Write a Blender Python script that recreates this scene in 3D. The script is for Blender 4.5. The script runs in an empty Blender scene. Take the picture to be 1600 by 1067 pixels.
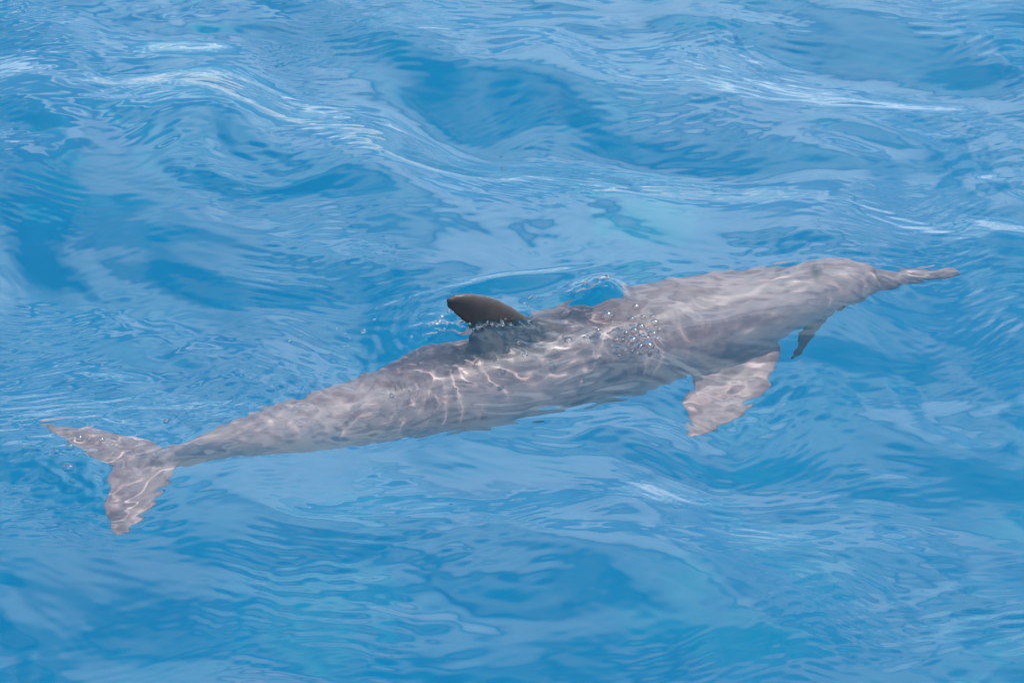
import bpy, math, random
import numpy as np
from mathutils import Vector, Matrix

sc = bpy.context.scene
C = sc.collection
R = math.radians

# ------------------------------------------------------------------ camera
cam_d = bpy.data.cameras.new('camera')
cam = bpy.data.objects.new('camera', cam_d); C.objects.link(cam)
CAM_DIST, PITCH = 7.0, R(30)
cam.location = (0, -CAM_DIST * math.cos(PITCH), CAM_DIST * math.sin(PITCH))
cam.rotation_euler = (math.pi / 2 - PITCH, 0, 0)
cam_d.sensor_width = 36
cam_d.lens = 36 * CAM_DIST / 2.224
cam_d.clip_start = 0.1; cam_d.clip_end = 12000
sc.camera = cam

# ------------------------------------------------------------------ sky
SUN_ELEV, SUN_AZ = R(62), R(25)          # azimuth counter-clockwise from +X
world = bpy.data.worlds.new('World'); sc.world = world; world.use_nodes = True
wt = world.node_tree; wn = wt.nodes; wl = wt.links
for n in list(wn): wn.remove(n)
out = wn.new('ShaderNodeOutputWorld'); bg = wn.new('ShaderNodeBackground')
sky = wn.new('ShaderNodeTexSky'); sky.sky_type = 'NISHITA'; sky.sun_disc = False
sky.sun_elevation = SUN_ELEV; sky.sun_rotation = math.pi / 2 - SUN_AZ
sky.air_density = 1.0; sky.dust_density = .5; sky.ozone_density = 1.0
tc = wn.new('ShaderNodeTexCoord')
sep = wn.new('ShaderNodeSeparateXYZ'); wl.new(tc.outputs['Generated'], sep.inputs[0])
# broken cloud on a flat layer: direction / (z + .12)
den = wn.new('ShaderNodeMath'); den.operation = 'ADD'; den.inputs[1].default_value = .10
mx = wn.new('ShaderNodeMath'); mx.operation = 'MAXIMUM'; mx.inputs[1].default_value = 0
wl.new(sep.outputs['Z'], mx.inputs[0]); wl.new(mx.outputs[0], den.inputs[0])
dv = wn.new('ShaderNodeVectorMath'); dv.operation = 'DIVIDE'
cmb = wn.new('ShaderNodeCombineXYZ')
for i in range(3): wl.new(den.outputs[0], cmb.inputs[i])
wl.new(tc.outputs['Generated'], dv.inputs[0]); wl.new(cmb.outputs[0], dv.inputs[1])
cn = wn.new('ShaderNodeTexNoise'); cn.inputs['Scale'].default_value = 1.9
cn.inputs['Detail'].default_value = 2.6; cn.inputs['Roughness'].default_value = .55
cn.inputs['Distortion'].default_value = .4
wl.new(dv.outputs[0], cn.inputs['Vector'])
cr = wn.new('ShaderNodeMapRange'); cr.interpolation_type = 'SMOOTHSTEP'
cr.inputs['From Min'].default_value = .43; cr.inputs['From Max'].default_value = .70
cr.inputs['To Max'].default_value = .85
wl.new(cn.outputs['Fac'], cr.inputs['Value'])
mix = wn.new('ShaderNodeMix'); mix.data_type = 'RGBA'
wl.new(cr.outputs['Result'], mix.inputs['Factor'])
wl.new(sky.outputs[0], mix.inputs[6]); mix.inputs[7].default_value = (12.2, 12.8, 13.6, 1)
wl.new(mix.outputs[2], bg.inputs['Color']); bg.inputs['Strength'].default_value = .10
wl.new(bg.outputs[0], out.inputs['Surface'])

# ------------------------------------------------------------------ sun
sun_d = bpy.data.lights.new('sun', 'SUN'); sun_d.energy = 3.7; sun_d.angle = R(.53)
sun_d.color = (1.0, .93, .83)
sun = bpy.data.objects.new('sun', sun_d); C.objects.link(sun)
sv = Vector((math.cos(SUN_ELEV) * math.cos(SUN_AZ), math.cos(SUN_ELEV) * math.sin(SUN_AZ), math.sin(SUN_ELEV)))
sun.rotation_euler = sv.to_track_quat('Z', 'Y').to_euler()
sun.location = sv * 30
sun_d.cycles.is_caustics_light = True

# ------------------------------------------------------------------ exposure / sampling
sc.view_settings.view_transform = 'Standard'; sc.view_settings.look = 'None'
sc.view_settings.exposure = 1.27; sc.view_settings.gamma = 1
sc.cycles.caustics_refractive = True; sc.cycles.caustics_reflective = True
sc.cycles.blur_glossy = 0.3
sc.cycles.sample_clamp_indirect = 6
sc.cycles.max_bounces = 6; sc.cycles.transmission_bounces = 5

# ------------------------------------------------------------------ helpers
def mat(name):
    m = bpy.data.materials.new(name); m.use_nodes = True
    t = m.node_tree
    for n in list(t.nodes): t.nodes.remove(n)
    o = t.nodes.new('ShaderNodeOutputMaterial')
    return m, t, o

def mesh_obj(name, verts, faces, material, smooth=True, parent=None):
    me = bpy.data.meshes.new(name); me.from_pydata([tuple(v) for v in verts], [], faces)
    me.materials.append(material)
    if smooth: me.polygons.foreach_set('use_smooth', [True] * len(me.polygons))
    me.update()
    o = bpy.data.objects.new(name, me); C.objects.link(o)
    if parent: o.parent = parent
    return o

def sstep(a, b, x):
    t = np.clip((x - a) / (b - a), 0, 1); return t * t * (3 - 2 * t)

# ------------------------------------------------------------------ sea surface height field
rng = np.random.RandomState(11)

def wave_band(n, lmin, lmax, slope, dir_deg, spread, p=0.0):
    """n random waves; slope = rms slope of the whole band"""
    lam = np.exp(rng.uniform(math.log(lmin), math.log(lmax), n))
    k = 2 * math.pi / lam
    a = np.radians(dir_deg) + np.radians(spread) * rng.uniform(-1, 1, n)
    s = slope * math.sqrt(2.0 / n) * (lam / lmax) ** p
    return k, k * np.cos(a), k * np.sin(a), s / k, rng.uniform(0, 2 * math.pi, n), lam

BANDS = [
    (wave_band(8, .9, 2.2, .045, 48, 25), None),
    (wave_band(18, .30, .9, .062, 48, 40), None),
    (wave_band(24, .13, .30, .058, 55, 50), 'mid'),
    (wave_band(30, .05, .13, .052, 70, 70), 'small'),
    (wave_band(16, .022, .040, .072, 66, 14), 'cap1'),
    (wave_band(16, .020, .036, .072, 112, 14), 'cap2'),
    (wave_band(16, .026, .046, .070, 90, 20), 'cap3'),
]
def noise_field(n, lmin, lmax):
    lam = rng.uniform(lmin, lmax, n); a = rng.uniform(0, 2 * math.pi, n)
    return 2 * math.pi / lam * np.cos(a), 2 * math.pi / lam * np.sin(a), rng.uniform(0, 2 * math.pi, n)
MASKS = {k: noise_field(9, .35, 1.1) for k in ('mid', 'small', 'cap1', 'cap2', 'cap3', 'wx', 'wy')}
def nz(key, x, y):
    kx, ky, ph = MASKS[key]; r = 0
    for i in range(len(kx)): r = r + np.sin(kx[i] * x + ky[i] * y + ph[i])
    return r / math.sqrt(len(kx) / 2.0)      # about unit variance

CHOP = wave_band(30, .014, .05, 1.0, 90, 180, .3)
CHOP2 = wave_band(26, .03, .09, 1.0, 90, 180, .3)
AX = np.array([.94, .34])                     # direction the animal swims
def along(x, y, cx, cy):
    dx, dy = x - cx, y - cy
    return dx * AX[0] + dy * AX[1], -dx * AX[1] + dy * AX[0]
def blob(x, y, cx, cy, la, lb):
    u, v = along(x, y, cx, cy); return np.exp(-(u / la) ** 2 - (v / lb) ** 2)

# broad swell faces: (x, y, half width, half depth, tilt); + leans away from the viewer, - towards
SWELL = [(px * .00139 * (1 + .00017 * py), py * .00278 * (1 + .00017 * py), a * .00139, b * .00278, t_) for px, py, a, b, t_ in (
    (-600, 473, 300, 75, 1), (-200, 343, 300, 60, .8), (-350, 413, 200, 60, .7), (100, 273, 300, 55, .7),
    (350, 233, 300, 50, .9), (650, 203, 220, 60, .8), (330, 473, 120, 45, .5), (550, 423, 150, 60, .5),
    (-650, 33, 250, 40, .5), (-650, -307, 220, 45, .6), (-100, -227, 250, 60, .5), (200, -267, 300, 80, .4),
    (350, -467, 300, 60, .4), (650, -107, 90, 50, .6), (500, -417, 300, 50, .4),
    (-120, 443, 170, 75, -1), (80, 413, 140, 60, -.8), (-650, 203, 230, 75, -.9), (-350, 283, 160, 45, -.6),
    (-200, 203, 200, 50, -.4), (-250, 53, 200, 60, -.6), (450, 133, 300, 40, -.6), (550, -27, 160, 90, -.8),
    (-500, -387, 200, 80, -.9), (-720, -467, 150, 60, -.9), (-100, -497, 200, 50, -.7), (550, -267, 200, 60, -.5),
    (760, 473, 120, 60, -.4), (250, 333, 160, 45, -.4))]
def erf(x):
    return np.sign(x) * np.sqrt(1 - np.exp(-x * x * (4 / math.pi + .147 * x * x) / (1 + .147 * x * x)))

FIN_L = FIN_R = 0.0                # lifts of the water round the fin, set below
def height(x, y, sp):
    wx = x + 0.028 * nz('wx', x, y); wy = y + .028 * nz('wy', x, y)
    calm = 1 - .8 * blob(x, y, .52, .10, .34, .20)          # glassy water over the forebody
    h = np.zeros_like(x)
    for (k, kx, ky, a, ph, lam), m in BANDS:
        b = np.zeros_like(x)
        for i in range(len(k)):
            att = np.exp(-(sp * 3.2 / lam[i]) ** 2)
            b += a[i] * att * np.sin(kx[i] * wx + ky[i] * wy + ph[i])
        if m == 'mid': b *= (.45 + .55 * sstep(-1, 1.2, nz('mid', x, y))) * (.5 + .5 * calm)
        elif m == 'small': b *= (.22 + .78 * sstep(-.2, 1.4, nz('small', x, y))) * (.65 + .35 * calm)
        elif m: b *= (.14 + .86 * sstep(.1, 1.7, nz(m, x, y))) * calm
        h += b
    for cx, cy, a, b, t_ in SWELL:
        qx = (wx - cx) / a; qy = (wy - cy + .55 * (wx - cx)) / b
        h -= .150 * t_ * np.exp(-qx * qx) * b * .886 * erf(qy) * np.exp(-(qy / 3.2) ** 2)
    near = np.exp(-((x / 1.6) ** 2 + (y / 1.6) ** 2) ** 2)
    # disturbed patch between the fin, the hump and the bubbles
    dist = blob(x, y, .13, .06, .24, .075) + 1.0 * blob(x, y, -.05, -.01, .12, .085) + .9 * blob(x, y, .275, .015, .06, .075) + .7 * blob(x, y, .18, .20, .06, .06)
    dist = np.clip(dist, 0, 1)
    wake = .95 * blob(x, y, -.36, -.17, .34, .16) + 1.3 * blob(x, y, -.88, -.52, .17, .20) + .95 * blob(x, y, .93, .29, .13, .08) + .95 * blob(x, y, .46, -.26, .17, .13)
    wake = np.clip(wake, 0, 1.3)
    lens = blob(x, y, .60, .34, .30, .10)              # short waves that focus the sun on the forebody
    c = np.zeros_like(x); c2 = np.zeros_like(x)
    for (kk, kx, ky, a, ph, lam), dst in ((CHOP, c), (CHOP2, c2)):
        for i in range(len(kk)):
            dst += a[i] * np.exp(-(sp * 3.2 / lam[i]) ** 2) * np.sin(kx[i] * wx + ky[i] * wy + ph[i])
    h += near * (dist * (.17 * c + .16 * c2) + wake * (.10 * c + .15 * c2) + .10 * lens * c2)
    # broken water: thin sharp lips round the foot of the fin, behind it, on the hump and under the bubbles
    lip = 1.0 * blob(x, y, -.03, .035, .10, .030) + .8 * blob(x, y, -.13, .02, .05, .03) + .6 * blob(x, y, .275, .005, .055, .065) + .7 * blob(x, y, .185, .20, .05, .04)
    rid = np.exp(-(c * 420) ** 2)
    h += near * np.clip(lip, 0, 1) * (.011 * rid * np.exp(-(sp / .012) ** 2) + .20 * c)
    # the hump of water pushed up ahead of the fin, steeper on its front side
    u, v = along(x, y, .212, .190)
    uu = np.where(u > 0, u / .035, u / .085)
    h += near * .031 * np.exp(-uu ** 2 - (v / .06) ** 2)
    # ridge trailing back from the hump along the far side, and ring wave behind the fin
    u, v = along(x, y, .02, .19)
    h += near * .016 * np.exp(-(u / .17) ** 2) * np.exp(-((v - .05) / .025) ** 2)
    r = np.hypot(wx + .07, (wy - .06))
    h += near * .0008 * np.sin(r * 2 * math.pi / .045) * np.exp(-((r - .13) / .07) ** 2) * sstep(.05, -.1, x)
    h += near * (FIN_L * blob(x, y, -.095, .000, .11, .115) + FIN_R * blob(x, y, .05, .085, .075, .06))
    # dip behind the fin
    h -= near * .018 * blob(x, y, -.115, .05, .035, .03)
    # smooth wave that slides off the shoulder: long low crest over the forebody
    u, v = along(x, y, .42, .05)
    h += near * .006 * np.exp(-(u / .16) ** 2) * np.exp(-((v) / .035) ** 2)
    return h

def surf(x, y):
    return float(height(np.array([x * 1.0]), np.array([y * 1.0]), np.array([.004]))[0])
def mean_surf(x, y):
    return np.mean([surf(x + i * .012, y + j * .012) for i in (-1, 0, 1) for j in (-1, 0, 1)])
hl, hr = mean_surf(-.085, .0), mean_surf(.045, .075)
FIN_L, FIN_R = .042 - hl, .016 - hr
FIN_R -= .25 * FIN_L
def axis(a, b, step, g, far):
    core = list(np.arange(a, b + step * .5, step))
    lo, hi, s = [], [], step
    p = 0
    while p < far:
        s *= g; p += s; lo.append(a - p); hi.append(core[-1] + p)
    return np.array(lo[::-1] + core + hi)

xs = axis(-1.30, 1.30, .0038, 1.10, 5000)
ys = axis(-1.40, 1.90, .0058, 1.10, 5000)
sx = np.gradient(xs); sy = np.gradient(ys)
X, Y = np.meshgrid(xs, ys); SP = np.maximum(*np.meshgrid(sx, sy))
Z = height(X, Y, SP)

def grid_mesh(name, X, Y, Z, material):
    ny, nx = X.shape
    me = bpy.data.meshes.new(name)
    co = np.stack([X, Y, Z], -1).reshape(-1, 3).astype(np.float32)
    me.vertices.add(len(co)); me.vertices.foreach_set('co', co.ravel())
    i = np.arange(nx * ny, dtype=np.int32).reshape(ny, nx)
    q = np.stack([i[:-1, :-1], i[:-1, 1:], i[1:, 1:], i[1:, :-1]], -1).reshape(-1, 4)
    me.loops.add(q.size); me.loops.foreach_set('vertex_index', q.ravel())
    me.polygons.add(len(q))
    me.polygons.foreach_set('loop_start', np.arange(0, q.size, 4, dtype=np.int32))
    me.polygons.foreach_set('use_smooth', np.ones(len(q), dtype=bool))
    me.materials.append(material); me.update(calc_edges=True); me.validate()
    o = bpy.data.objects.new(name, me); C.objects.link(o)
    return o

# water: clear dielectric, faintly blue
m_water, t, o = mat('sea_water')
N = t.nodes; L = t.links
gl = N.new('ShaderNodeBsdfGlass'); gl.inputs['IOR'].default_value = 1.333; gl.inputs['Roughness'].default_value = 0.0
gl.inputs['Color'].default_value = (.985, .995, 1, 1)
sc_d = N.new('ShaderNodeBsdfDiffuse'); sc_d.inputs['Color'].default_value = (.02, .36, .62, 1)   # blue veil of light scattered in the upper water, put in as surface colour
wm = N.new('ShaderNodeMixShader'); wm.inputs[0].default_value = .030
L.new(gl.outputs[0], wm.inputs[1]); L.new(sc_d.outputs[0], wm.inputs[2]); L.new(wm.outputs[0], o.inputs['Surface'])
water = grid_mesh('sea_surface', X, Y, Z, m_water)
water['kind'] = 'structure'
water.cycles.is_caustics_caster = True

# the deep: light coming back up out of open blue water
m_deep, t, o = mat('deep_water')
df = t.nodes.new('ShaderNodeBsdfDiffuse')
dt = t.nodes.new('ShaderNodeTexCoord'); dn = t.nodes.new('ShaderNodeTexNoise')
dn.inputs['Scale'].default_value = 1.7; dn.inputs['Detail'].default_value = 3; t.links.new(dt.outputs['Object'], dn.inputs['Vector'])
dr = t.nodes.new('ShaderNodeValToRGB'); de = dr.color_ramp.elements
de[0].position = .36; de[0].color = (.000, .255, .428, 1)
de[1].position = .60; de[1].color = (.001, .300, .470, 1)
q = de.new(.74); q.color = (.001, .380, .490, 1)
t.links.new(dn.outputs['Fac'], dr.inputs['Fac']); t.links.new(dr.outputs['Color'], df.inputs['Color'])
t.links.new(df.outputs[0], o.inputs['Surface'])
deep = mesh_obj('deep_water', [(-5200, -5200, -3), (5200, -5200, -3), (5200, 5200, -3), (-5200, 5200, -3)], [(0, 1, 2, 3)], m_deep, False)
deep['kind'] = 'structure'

# ------------------------------------------------------------------ dolphin
m_skin, t, o = mat('dolphin_skin')
N = t.nodes; L = t.links
at = N.new('ShaderNodeAttribute'); at.attribute_name = 'dorsal'
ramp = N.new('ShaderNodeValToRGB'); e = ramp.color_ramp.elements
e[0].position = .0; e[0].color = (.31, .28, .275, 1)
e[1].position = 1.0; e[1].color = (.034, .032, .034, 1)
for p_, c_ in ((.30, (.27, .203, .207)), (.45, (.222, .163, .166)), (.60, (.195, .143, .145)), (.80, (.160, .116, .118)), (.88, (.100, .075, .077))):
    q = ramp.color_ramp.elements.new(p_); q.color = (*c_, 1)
nz1 = N.new('ShaderNodeTexNoise'); nz1.inputs['Scale'].default_value = 9; nz1.inputs['Detail'].default_value = 5
tco = N.new('ShaderNodeTexCoord'); L.new(tco.outputs['Object'], nz1.inputs['Vector'])
ad = N.new('ShaderNodeMath'); ad.operation = 'MULTIPLY_ADD'; ad.inputs[1].default_value = .16; 
sb = N.new('ShaderNodeMath'); sb.operation = 'SUBTRACT'; sb.inputs[1].default_value = .08
L.new(nz1.outputs['Fac'], ad.inputs[0]); L.new(at.outputs['Fac'], sb.inputs[0]); L.new(sb.outputs[0], ad.inputs[2])
L.new(ad.outputs[0], ramp.inputs['Fac'])
nz2 = N.new('ShaderNodeTexNoise'); nz2.inputs['Scale'].default_value = 55; nz2.inputs['Detail'].default_value = 4
L.new(tco.outputs['Object'], nz2.inputs['Vector'])
mr = N.new('ShaderNodeMapRange'); mr.inputs['From Min'].default_value = .3; mr.inputs['From Max'].default_value = .7
mr.inputs['To Min'].default_value = .93; mr.inputs['To Max'].default_value = 1.06
L.new(nz2.outputs['Fac'], mr.inputs['Value'])
ml = N.new('ShaderNodeMix'); ml.data_type = 'RGBA'; ml.blend_type = 'MULTIPLY'; ml.inputs['Factor'].default_value = 1
L.new(ramp.outputs['Color'], ml.inputs[6]); L.new(mr.outputs['Result'], ml.inputs[7])
pb = N.new('ShaderNodeBsdfPrincipled'); pb.inputs['Roughness'].default_value = .42; pb.inputs['Specular IOR Level'].default_value = .22
L.new(ml.outputs[2], pb.inputs['Base Color']); L.new(pb.outputs[0], o.inputs['Surface'])

SPINE = [  # x, y, z of the body axis, half height, half width
    (-0.7797, -0.4103, -.155, .018, .020),
    (-0.7321, -0.3865, -.155, .036, .021),
    (-0.6509, -0.3340, -.152, .058, .036),
    (-0.5460, -0.2760, -.150, .078, .062),
    (-0.4242, -0.2000, -.160, .099, .090),
    (-0.2758, -0.1150, -.178, .122, .115),
    (-0.1099, -0.0060, -.206, .143, .138),
    (0.0503, 0.0905, -.222, .156, .152),
    (0.2022, 0.1738, -.226, .162, .158),
    (0.3532, 0.2395, -.214, .156, .154),
    (0.4782, 0.2829, -.194, .140, .140),
    (0.5914, 0.3181, -.160, .107, .114),
    (0.6790, 0.3410, -.138, .086, .094),
    (0.7358, 0.3546, -.126, .079, .084),
    (0.7771, 0.3640, -.120, .072, .072),
    (0.8059, 0.3682, -.121, .058, .052),
    (0.8246, 0.3724, -.126, .036, .038),
    (0.8545, 0.3776, -.126, .028, .031),
    (0.9114, 0.3891, -.119, .024, .026),
    (0.9820, 0.4045, -.110, .016, .017),
    (1.0210, 0.4120, -.105, .006, .007),
]
SPN = np.array(SPINE)
def catmull(P, n):
    out_ = []
    for i in range(len(P) - 1):
        p0 = P[max(i - 1, 0)]; p1 = P[i]; p2 = P[i + 1]; p3 = P[min(i + 2, len(P) - 1)]
        for s in range(n):
            u = s / n
            out_.append(.5 * ((2 * p1) + (-p0 + p2) * u + (2 * p0 - 5 * p1 + 4 * p2 - p3) * u * u + (-p0 + 3 * p1 - 3 * p2 + p3) * u ** 3))
    out_.append(P[-1]); return np.array(out_)
SPF = catmull(SPN, 5)
def frames(S):
    T = np.gradient(S[:, :3], axis=0); T /= np.linalg.norm(T, axis=1)[:, None]
    # smooth the tangents a little
    for _ in range(2):
        T[1:-1] = (T[:-2] + 2 * T[1:-1] + T[2:]) / 4
    T /= np.linalg.norm(T, axis=1)[:, None]
    Sd = np.cross(T, np.array([0, 0, 1.0])); Sd /= np.linalg.norm(Sd, axis=1)[:, None]   # animal's right
    U = np.cross(Sd, T)
    return T, Sd, U
T_, S_, U_ = frames(SPF)
verts, faces = [], []
def loft(rings):
    base = len(verts); n = len(rings[0])
    for r in rings: verts.extend([tuple(p) for p in r])
    for i in range(len(rings) - 1):
        for j in range(n):
            a = base + i * n + j; b = base + i * n + (j + 1) % n
            faces.append((a, b, b + n, a + n))
    for k, rev in ((0, True), (len(rings) - 1, False)):
        c = len(verts); verts.append(tuple(np.mean(rings[k], axis=0)))
        for j in range(n):
            a = base + k * n + j; b = base + k * n + (j + 1) % n
            faces.append((c, b, a) if rev else (c, a, b))
NR = 40
rings = []
for i in range(len(SPF)):
    p, hh, hw = SPF[i, :3], max(SPF[i, 3], .004), max(SPF[i, 4], .004)
    ring = []
    for j in range(NR):
        a = 2 * math.pi * j / NR
        ca, sa = math.cos(a), math.sin(a)
        up = hh * (1.0 if sa > 0 else .97) * math.copysign(abs(sa) ** .95, sa)
        ring.append(p + S_[i] * hw * math.copysign(abs(ca) ** .95, ca) + U_[i] * up)
    rings.append(ring)
loft(rings)

def foil(stations, n=20):
    """stations: (leading edge, trailing edge, thickness, normal)"""
    rr = []
    for le, te, th, nrm in stations:
        le, te, nrm = np.array(le), np.array(te), np.array(nrm); nrm = nrm / np.linalg.norm(nrm)
        ring = []
        for j in range(n):
            a = 2 * math.pi * j / n
            c = .5 - .5 * math.cos(a)                    # 0 at leading edge, 1 at trailing
            tk = th * .5 * (math.sin(a) * (1.15 - .55 * c))
            ring.append(le + (te - le) * c + nrm * tk)
        rr.append(ring)
    loft(rr)
def frame_at(x):
    i = int(np.argmin(abs(SPF[:, 0] - x))); return SPF[i, :3], T_[i], S_[i], U_[i], SPF[i, 3], SPF[i, 4]

# dorsal fin, in the plane of the spine: (distance along the body from x=.0, absolute height)
p0, Tt, Ss, Uu, hh, hw = frame_at(.0)
ft = Tt.copy(); ft[2] = 0; ft /= np.linalg.norm(ft)
def fp(s, z):       # s along the body, z world height
    q = p0 + ft * s; 
    lean = -.06 * (z + .06)
    q = q + Ss * lean
    return (q[0], q[1], z)
foil([
    (fp(.190, -.100), fp(-.125, -.115), .070, Ss),
    (fp(.135, -.052), fp(-.105, -.060), .044, Ss),
    (fp(.090, -.012), fp(-.092, -.020), .034, Ss),
    (fp(.050, .020), fp(-.090, .015), .030, Ss),
    (fp(.017, .050), fp(-.099, .041), .027, Ss),
    (fp(-.016, .076), fp(-.118, .060), .024, Ss),
    (fp(-.048, .094), fp(-.130, .075), .021, Ss),
    (fp(-.076, .106), fp(-.140, .087), .018, Ss),
    (fp(-.099, .113), fp(-.146, .096), .016, Ss),
    (fp(-.120, .116), fp(-.149, .104), .013, Ss),
    (fp(-.136, .114), fp(-.148, .109), .009, Ss),
])
# tail flukes
J = np.array([-0.7365, -0.3803, -.155]); ang = R(26)
fT = np.array([math.cos(ang), math.sin(ang), -.05]); fS = np.array([math.sin(ang), -math.cos(ang), 0]); fU = np.array([.05, 0, 1])
for sgn in (1, -1):
    st = []
    for w, le, te, th in ((-.012, .045, -.080, .030), (.03, .022, -.116, .026), (.075, -.002, -.136, .020), (.120, -.038, -.150, .015),
                          (.165, -.072, -.160, .011), (.202, -.112, -.170, .008), (.228, -.145, -.177, .006), (.240, -.166, -.178, .005)):
        z = .012 * (abs(w) / .236) ** 2 * (1 if sgn < 0 else -.3)
        w = w * (.93 if sgn > 0 else 1.0)
        st.append((J + fS * sgn * w + fT * le + np.array([0, 0, z]), J + fS * sgn * w + fT * te + np.array([0, 0, z]), th, fU))
    foil(st)
# flippers
def flipper(root, tip, chord, w, th):
    root, tip = np.array(root), np.array(tip); d = tip - root; ln = np.linalg.norm(d); d /= ln
    ch = np.array(chord, float); ch -= d * ch.dot(d); ch /= np.linalg.norm(ch)
    nrm = np.cross(d, ch); st = []
    for f, fw, back in ((-.18, .85, 0), (0, .92, 0), (.18, 1.0, .02), (.38, .98, .08), (.58, .82, .18), (.76, .58, .30), (.9, .34, .40), (.98, .16, .46), (1.0, .06, .49)):
        c = root + d * ln * f - ch * w * back * .5
        st.append((c + ch * w * fw * .5, c - ch * w * fw * .5, th * (1.1 - .8 * max(f, 0)), nrm))
    foil(st)
flipper((0.5178, 0.1873, -0.2700), (0.4255, -0.0927, -0.3720), (.90, -.30, -.10), .172, .034)
flipper((0.7450, 0.3880, -.185), (0.6480, 0.3300, -.440), (.85, .25, -.45), .064, .024)

me = bpy.data.meshes.new('dolphin_base'); me.from_pydata(verts, [], faces); me.update()
tmp = bpy.data.objects.new('dolphin_base', me); C.objects.link(tmp)
md = tmp.modifiers.new('r', 'REMESH'); md.mode = 'VOXEL'; md.voxel_size = .0048; md.use_smooth_shade = True
sm = tmp.modifiers.new('s', 'SMOOTH'); sm.factor = .5; sm.iterations = 4
dg = bpy.context.evaluated_depsgraph_get()
body_me = bpy.data.meshes.new_from_object(tmp.evaluated_get(dg)); body_me.name = 'dolphin'
bpy.data.objects.remove(tmp)
nv = len(body_me.vertices); co = np.empty(nv * 3, np.float32); body_me.vertices.foreach_get('co', co); co = co.reshape(-1, 3)
# how far up the flank each point of skin lies (0 belly, 1 back): the cape's colour follows it
SPD = catmull(SPF[:, :5], 4)
TD, SD, UD = frames(SPD)
for _ in range(12):
    for arr in (SD, UD): arr[1:-1] = (arr[:-2] + 2 * arr[1:-1] + arr[2:]) / 4
idx = np.empty(nv, int)
for c0 in range(0, nv, 20000):
    idx[c0:c0 + 20000] = np.argmin(((co[c0:c0 + 20000, None, :2] - SPD[None, :, :2]) ** 2).sum(-1), axis=1)
rel = co - SPD[idx, :3]
vert = (rel * UD[idx]).sum(1) / np.maximum(SPD[idx, 3], .02)
dors = np.clip(.5 + .5 * vert, 0, 1)
dors = dors + .25 * sstep(1.28, 1.58, vert)                                # dorsal fin
sad = np.exp(-((co[:, 0] - .03) / .16) ** 2) * sstep(.55, 1.0, vert); dors = dors + .13 * sad     # darker cape round the fin, plus the fin's dark reflection painted into the skin
tailm = sstep(-.60, -.76, co[:, 0]); dors = dors * (1 - tailm) + .98 * tailm
side = np.abs((rel * SD[idx]).sum(1)) / np.maximum(SPD[idx, 4], .02)
flm = sstep(1.03, 1.16, np.hypot(side, np.minimum(vert, 0))) * (co[:, 0] > .2) * (vert < .3) * (co[:, 0] < .735)
dors = dors * (1 - flm) + .95 * flm
mouth = sstep(.11, .03, np.abs(vert + .12)) * sstep(.74, .78, co[:, 0]) * sstep(.98, .96, co[:, 0])
dors = dors + .35 * mouth                                              # gape of the jaws
blow = np.exp(-((co[:, 0] - .690) / .010) ** 2) * sstep(.85, .97, vert); dors = dors + .25 * blow
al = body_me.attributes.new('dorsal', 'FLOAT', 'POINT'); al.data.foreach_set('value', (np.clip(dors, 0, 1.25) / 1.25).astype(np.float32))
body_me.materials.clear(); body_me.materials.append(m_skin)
body_me.polygons.foreach_set('use_smooth', np.ones(len(body_me.polygons), dtype=bool)); body_me.update()
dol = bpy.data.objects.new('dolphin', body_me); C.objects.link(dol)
dol['label'] = 'grey dolphin swimming just under the sea surface, dark dorsal fin poking out'
dol['category'] = 'dolphin'
dol.cycles.is_caustics_receiver = True

# eyes
m_eye, t, o = mat('dolphin_eye')
pe = t.nodes.new('ShaderNodeBsdfPrincipled'); pe.inputs['Base Color'].default_value = (.012, .010, .010, 1); pe.inputs['Roughness'].default_value = .15
t.links.new(pe.outputs[0], o.inputs['Surface'])
for sg in (1, -1):
    p_, Te, Se, Ue, he, we = frame_at(.712)
    c_ = p_ + Se * sg * we * .93 - Ue * he * .30
    vs, fs = [], []
    for i in range(9):
        el = -math.pi / 2 + math.pi * i / 8
        for j in range(14):
            a_ = 2 * math.pi * j / 14
            vs.append(tuple(c_ + Te * .013 * math.cos(el) * math.cos(a_) + Ue * .009 * math.cos(el) * math.sin(a_) + Se * sg * .008 * math.sin(el)))
    for i in range(8):
        for j in range(14):
            a_ = i * 14 + j; b_ = i * 14 + (j + 1) % 14; fs.append((a_, b_, b_ + 14, a_ + 14))
    ey = mesh_obj('eye', vs, fs, m_eye, True, dol)

# ------------------------------------------------------------------ bubbles and drops
m_film, t, o = mat('bubble_film')
N = t.nodes; L = t.links
fr = N.new('ShaderNodeFresnel'); fr.inputs['IOR'].default_value = 1.75
tr = N.new('ShaderNodeBsdfTransparent'); tr.inputs['Color'].default_value = (.96, .97, .98, 1)
gs = N.new('ShaderNodeBsdfGlossy'); gs.inputs['Roughness'].default_value = .10
mxs = N.new('ShaderNodeMixShader')
L.new(fr.outputs[0], mxs.inputs[0]); L.new(tr.outputs[0], mxs.inputs[1]); L.new(gs.outputs[0], mxs.inputs[2])
L.new(mxs.outputs[0], o.inputs['Surface'])
m_drop, t, o = mat('water_drop')
g2 = t.nodes.new('ShaderNodeBsdfGlass'); g2.inputs['IOR'].default_value = 1.4; g2.inputs['Roughness'].default_value = .16
t.links.new(g2.outputs[0], o.inputs['Surface'])

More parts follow.
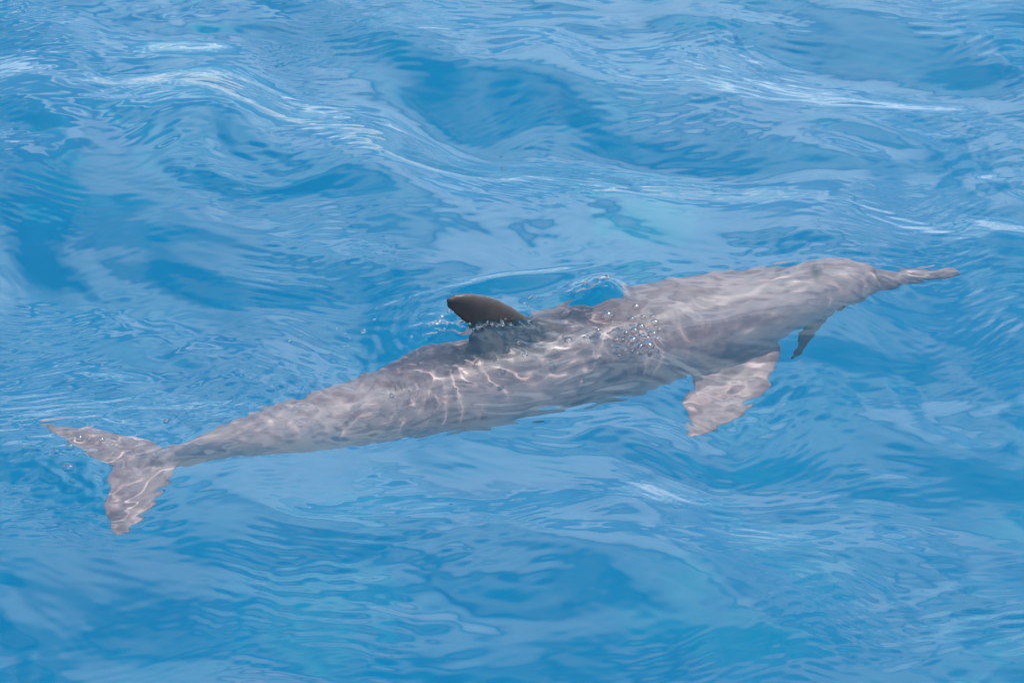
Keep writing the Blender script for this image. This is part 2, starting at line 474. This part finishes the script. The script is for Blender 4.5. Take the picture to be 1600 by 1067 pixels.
def dome(seed, flat, cut):
    """bead sitting in the surface: a slightly uneven ball, its underside below the water line cut open"""
    rd = random.Random(seed); vs, fs = [], []
    nu, nv_ = 16, 9
    ph = [rd.uniform(0, 6.28) for _ in range(4)]
    for i in range(nv_ + 1):
        el = math.pi / 2 - (math.pi / 2 + cut) * i / nv_
        for j in range(nu):
            a = 2 * math.pi * j / nu
            r_ = 1 + .05 * math.sin(2 * a + ph[0]) + .03 * math.sin(3 * a + ph[1])
            vs.append((r_ * math.cos(el) * math.cos(a), r_ * math.cos(el) * math.sin(a), flat * math.sin(el)))
    for i in range(nv_):
        for j in range(nu):
            a = i * nu + j; b = i * nu + (j + 1) % nu
            fs.append((a, a + nu, b + nu, b))
    return vs, fs
film_me, drop_me = [], []
for k in range(4):
    vs, fs = dome(k, .92, .25); me = bpy.data.meshes.new('air_bubble'); me.from_pydata(vs, [], fs)
    me.polygons.foreach_set('use_smooth', [True] * len(fs)); me.materials.append(m_film); film_me.append(me)
    vs, fs = dome(10 + k, .8, math.pi / 2 - .05); me = bpy.data.meshes.new('water_droplet'); me.from_pydata(vs, [], fs)
    me.polygons.foreach_set('use_smooth', [True] * len(fs)); me.materials.append(m_drop); drop_me.append(me)
rb = random.Random(5)
def bead(kind, x, y, r, label, group, lift=0.0, z=None):
    me = rb.choice(film_me if kind == 'air_bubble' else drop_me)
    ob = bpy.data.objects.new(kind, me); C.objects.link(ob)
    ob.location = (x, y, (surf(x, y) if z is None else z) + lift - (.15 * r if kind == 'air_bubble' else 0))
    r *= 1.2
    ob.scale = (r, r * rb.uniform(.9, 1.1), r * rb.uniform(.85, 1.05))
    ob.rotation_euler = (0, 0, rb.uniform(0, 6.28))
    ob['label'] = label; ob['group'] = group
    ob['category'] = 'bubble' if kind == 'air_bubble' else 'droplet'
    return ob
def field(kind, pts, label, group, lift=0.0):
    for p in pts: bead(kind, p[0], p[1], p[2], p[3] if len(p) > 3 else label, group, lift)
field('air_bubble', [
    (0.2098, 0.0979, 0.0125, 'largest clear bubble, alone between the dorsal fin and the bubble patch'),
    (0.2628, 0.0922, 0.0069),
    (0.2734, 0.1345, 0.0069, 'bubble at the top edge of the bubble patch over the shoulder'),
    (0.3129, 0.0782, 0.0083, 'bubble at the right edge of the bubble patch over the shoulder'),
    (0.3064, 0.0335, 0.0083),
    (0.2628, 0.0083, 0.0097, 'big pale bubble beside the bigger one low in the bubble patch'),
    (0.2945, -0.0111, 0.0125, 'big round bubble lowest right in the bubble patch over the shoulder'),
    (0.2819, 0.0642, 0.0083),
    (0.2676, 0.0446, 0.0083),
    (0.2494, 0.0418, 0.0056),
    (0.3091, 0.0979, 0.0056),
    (0.2971, 0.0558, 0.0056),
    (0.2513, -0.0222, 0.0042),
    (0.2441, -0.0360, 0.0042),
    (0.2593, -0.0388, 0.0042),
    (0.2967, -0.0416, 0.0042),
    (0.2703, -0.0472, 0.0042),
    (0.2313, -0.0526, 0.0035),
    (0.2840, 0.0250, 0.0056),
    (0.2777, -0.0195, 0.0056),
    (0.2880, 0.0979, 0.0056),
    (0.2407, 0.0111, 0.0042),
    (0.3207, 0.0502, 0.0042),
    (0.3157, 0.0083, 0.0042)],
    "small round bubble in the dense bubble patch over the dolphin's shoulder", 'bubbles over the shoulder')
field('air_bubble', [
    (0.1223, 0.0056, 0.0083, 'clear double-looking bubble on the grey back below and right of the fin'),
    (0.2153, -0.0139, 0.0035),
    (0.2289, -0.0305, 0.0035),
    (0.2340, 0.0335, 0.0035),
    (0.1897, 0.0586, 0.0035),
    (0.1141, 0.0195, 0.0042)],
    'tiny bubble on the grey back just left of the bubble patch', 'bubbles on the back')
field('air_bubble', [
    (-0.8443, -0.4302, 0.0069),
    (-0.8892, -0.4250, 0.0069),
    (-0.8688, -0.4276, 0.0042),
    (-0.9045, -0.4645, 0.0083, 'blue-tinted bubble over the middle of the upper fluke lobe'),
    (-0.9293, -0.4801, 0.0056),
    (-0.9143, -0.4827, 0.0042),
    (-0.9348, -0.5011, 0.0042),
    (-0.9862, -0.4539, 0.0035),
    (-0.9990, -0.4645, 0.0049, 'leftmost bubble, on blue water left of the tail fluke'),
    (-0.8973, -0.5427, 0.0097, 'ringed bubble at the trailing edge of the tail fluke'),
    (-0.8826, -0.5893, 0.0035),
    (-0.7201, -0.3348, 0.0056, 'lone bubble on blue water above the tail stock')],
    'small bubble floating over the tail fluke', 'bubbles over the tail fluke')
field('water_droplet', [
    (-0.1384, 0.0922, 0.0042),
    (-0.1330, 0.1091, 0.0028),
    (-0.1274, 0.1204, 0.0028),
    (-0.1159, 0.0726, 0.0035),
    (-0.1714, 0.0362, 0.0028),
    (-0.1602, 0.0446, 0.0035),
    (-0.1504, 0.0307, 0.0035),
    (-0.1421, 0.0307, 0.0035),
    (-0.1309, 0.0278, 0.0035),
    (-0.1226, 0.0446, 0.0035),
    (-0.1143, 0.0446, 0.0035),
    (-0.1086, 0.0307, 0.0042),
    (-0.1057, 0.0167, 0.0042),
    (-0.1003, 0.0278, 0.0049),
    (-0.0962, 0.0502, 0.0042),
    (-0.0893, 0.0530, 0.0042),
    (-0.0781, 0.0642, 0.0049),
    (-0.0840, 0.0420, 0.0035)],
    'bright bead of water in the splash trailing behind the dorsal fin', 'splash beads behind the fin')
field('water_droplet', [
    (-0.0684, -0.0036, 0.0036),
    (-0.0587, 0.0026, 0.0036),
    (-0.0433, 0.0124, 0.0036),
    (-0.0322, 0.0195, 0.0036),
    (-0.0112, 0.0979, 0.0083, 'large water bead in front of the dorsal fin, at its waterline'),
    (-0.0056, 0.0586, 0.0083, 'large pale bead just below the waterline of the dorsal fin'),
    (-0.0014, 0.0362, 0.0042),
    (-0.0222, 0.0222, 0.0042),
    (0.0376, 0.0614, 0.0035),
    (0.0139, -0.0305, 0.0035),
    (0.0291, -0.0636, 0.0042)],
    'small water bead along the foot of the dorsal fin', 'beads at the foot of the fin')
field('water_droplet', [
    (0.0379, 0.1714, 0.0042),
    (0.0436, 0.1799, 0.0035),
    (0.0534, 0.1743, 0.0035),
    (0.0266, 0.1459, 0.0035),
    (0.0378, 0.1345, 0.0042)],
    "tiny bead of water just ahead of the dorsal fin's leading edge", 'beads ahead of the fin')
field('water_droplet', [
    (0.2132, 0.2541, 0.0056),
    (0.2059, 0.2369, 0.0042),
    (0.2015, 0.2170, 0.0042),
    (0.2090, 0.2627, 0.0042),
    (0.1618, 0.2027, 0.0042),
    (0.2173, 0.2398, 0.0035)],
    'glinting bead on the hump of water ahead of the fin', 'beads on the water hump')
field('water_droplet', [
    (-0.3254, 0.0726, 0.0056),
    (-0.3556, 0.0530, 0.0035),
    (-0.3563, 0.0222, 0.0035),
    (-0.3658, 0.0698, 0.0035),
    (-0.3859, 0.0951, 0.0035),
    (-0.4632, 0.0586, 0.0035),
    (-0.4861, 0.0335, 0.0035),
    (-0.4057, 0.1036, 0.0028),
    (-0.3022, 0.1091, 0.0028),
    (-0.3933, -0.0056, 0.0035),
    (-0.2183, 0.0083, 0.0035)],
    'tiny glinting bead on rippled blue water left of the dorsal fin', 'beads left of the fin')
field('air_bubble', [
    (-0.2554, -0.1923, 0.0056, 'small bubble on the bright grey flank midway between fin and tail'),
    (-0.2085, -0.2113, 0.0035)],
    'small bubble on the grey flank behind the fin', 'bubbles on the flank')
field('air_bubble', [
    (-0.0221, 0.9103, 0.0049, 'bubble on the pale wave band straight above the fin'),
    (-0.3085, 0.8393, 0.0035, 'tiny bubble on the pale wave band up and left of the fin'),
    (-0.0265, 0.9976, 0.0035, 'tiny bubble on dark blue just above the pale wave band'),
    (0.4293, 1.6010, 0.0042, 'bubble at the very top edge, topmost of a trio'),
    (0.4604, 1.5641, 0.0035, 'right-hand bubble of the trio at the top edge'),
    (0.4416, 1.5441, 0.0035, 'lowest bubble of the trio at the top edge'),
    (0.2655, 1.3789, 0.0035, 'lone tiny bubble below the trio at the top edge')],
    'small bubble on open water above the dolphin', 'bubbles on the open water')
rs = random.Random(21)
for k in range(26):                                   # fine spray thrown up along the foot of the fin
    bx = rs.uniform(-.17, .02); by = .06 + .637 * bx - .020 + rs.gauss(0, .005) if bx > -.095 else .03 + rs.gauss(0, .016)
    bead('water_droplet', bx, by, rs.uniform(.0018, .0036), 'bright bead of water in the splash trailing behind the dorsal fin', 'splash beads behind the fin', rs.uniform(0, .006))
for k in range(16):
    bx = .25 + rs.gauss(0, .03); by = .015 + rs.gauss(0, .03)
    bead('air_bubble', bx, by, rs.uniform(.002, .0042), "small round bubble in the dense bubble patch over the dolphin's shoulder", 'bubbles over the shoulder')
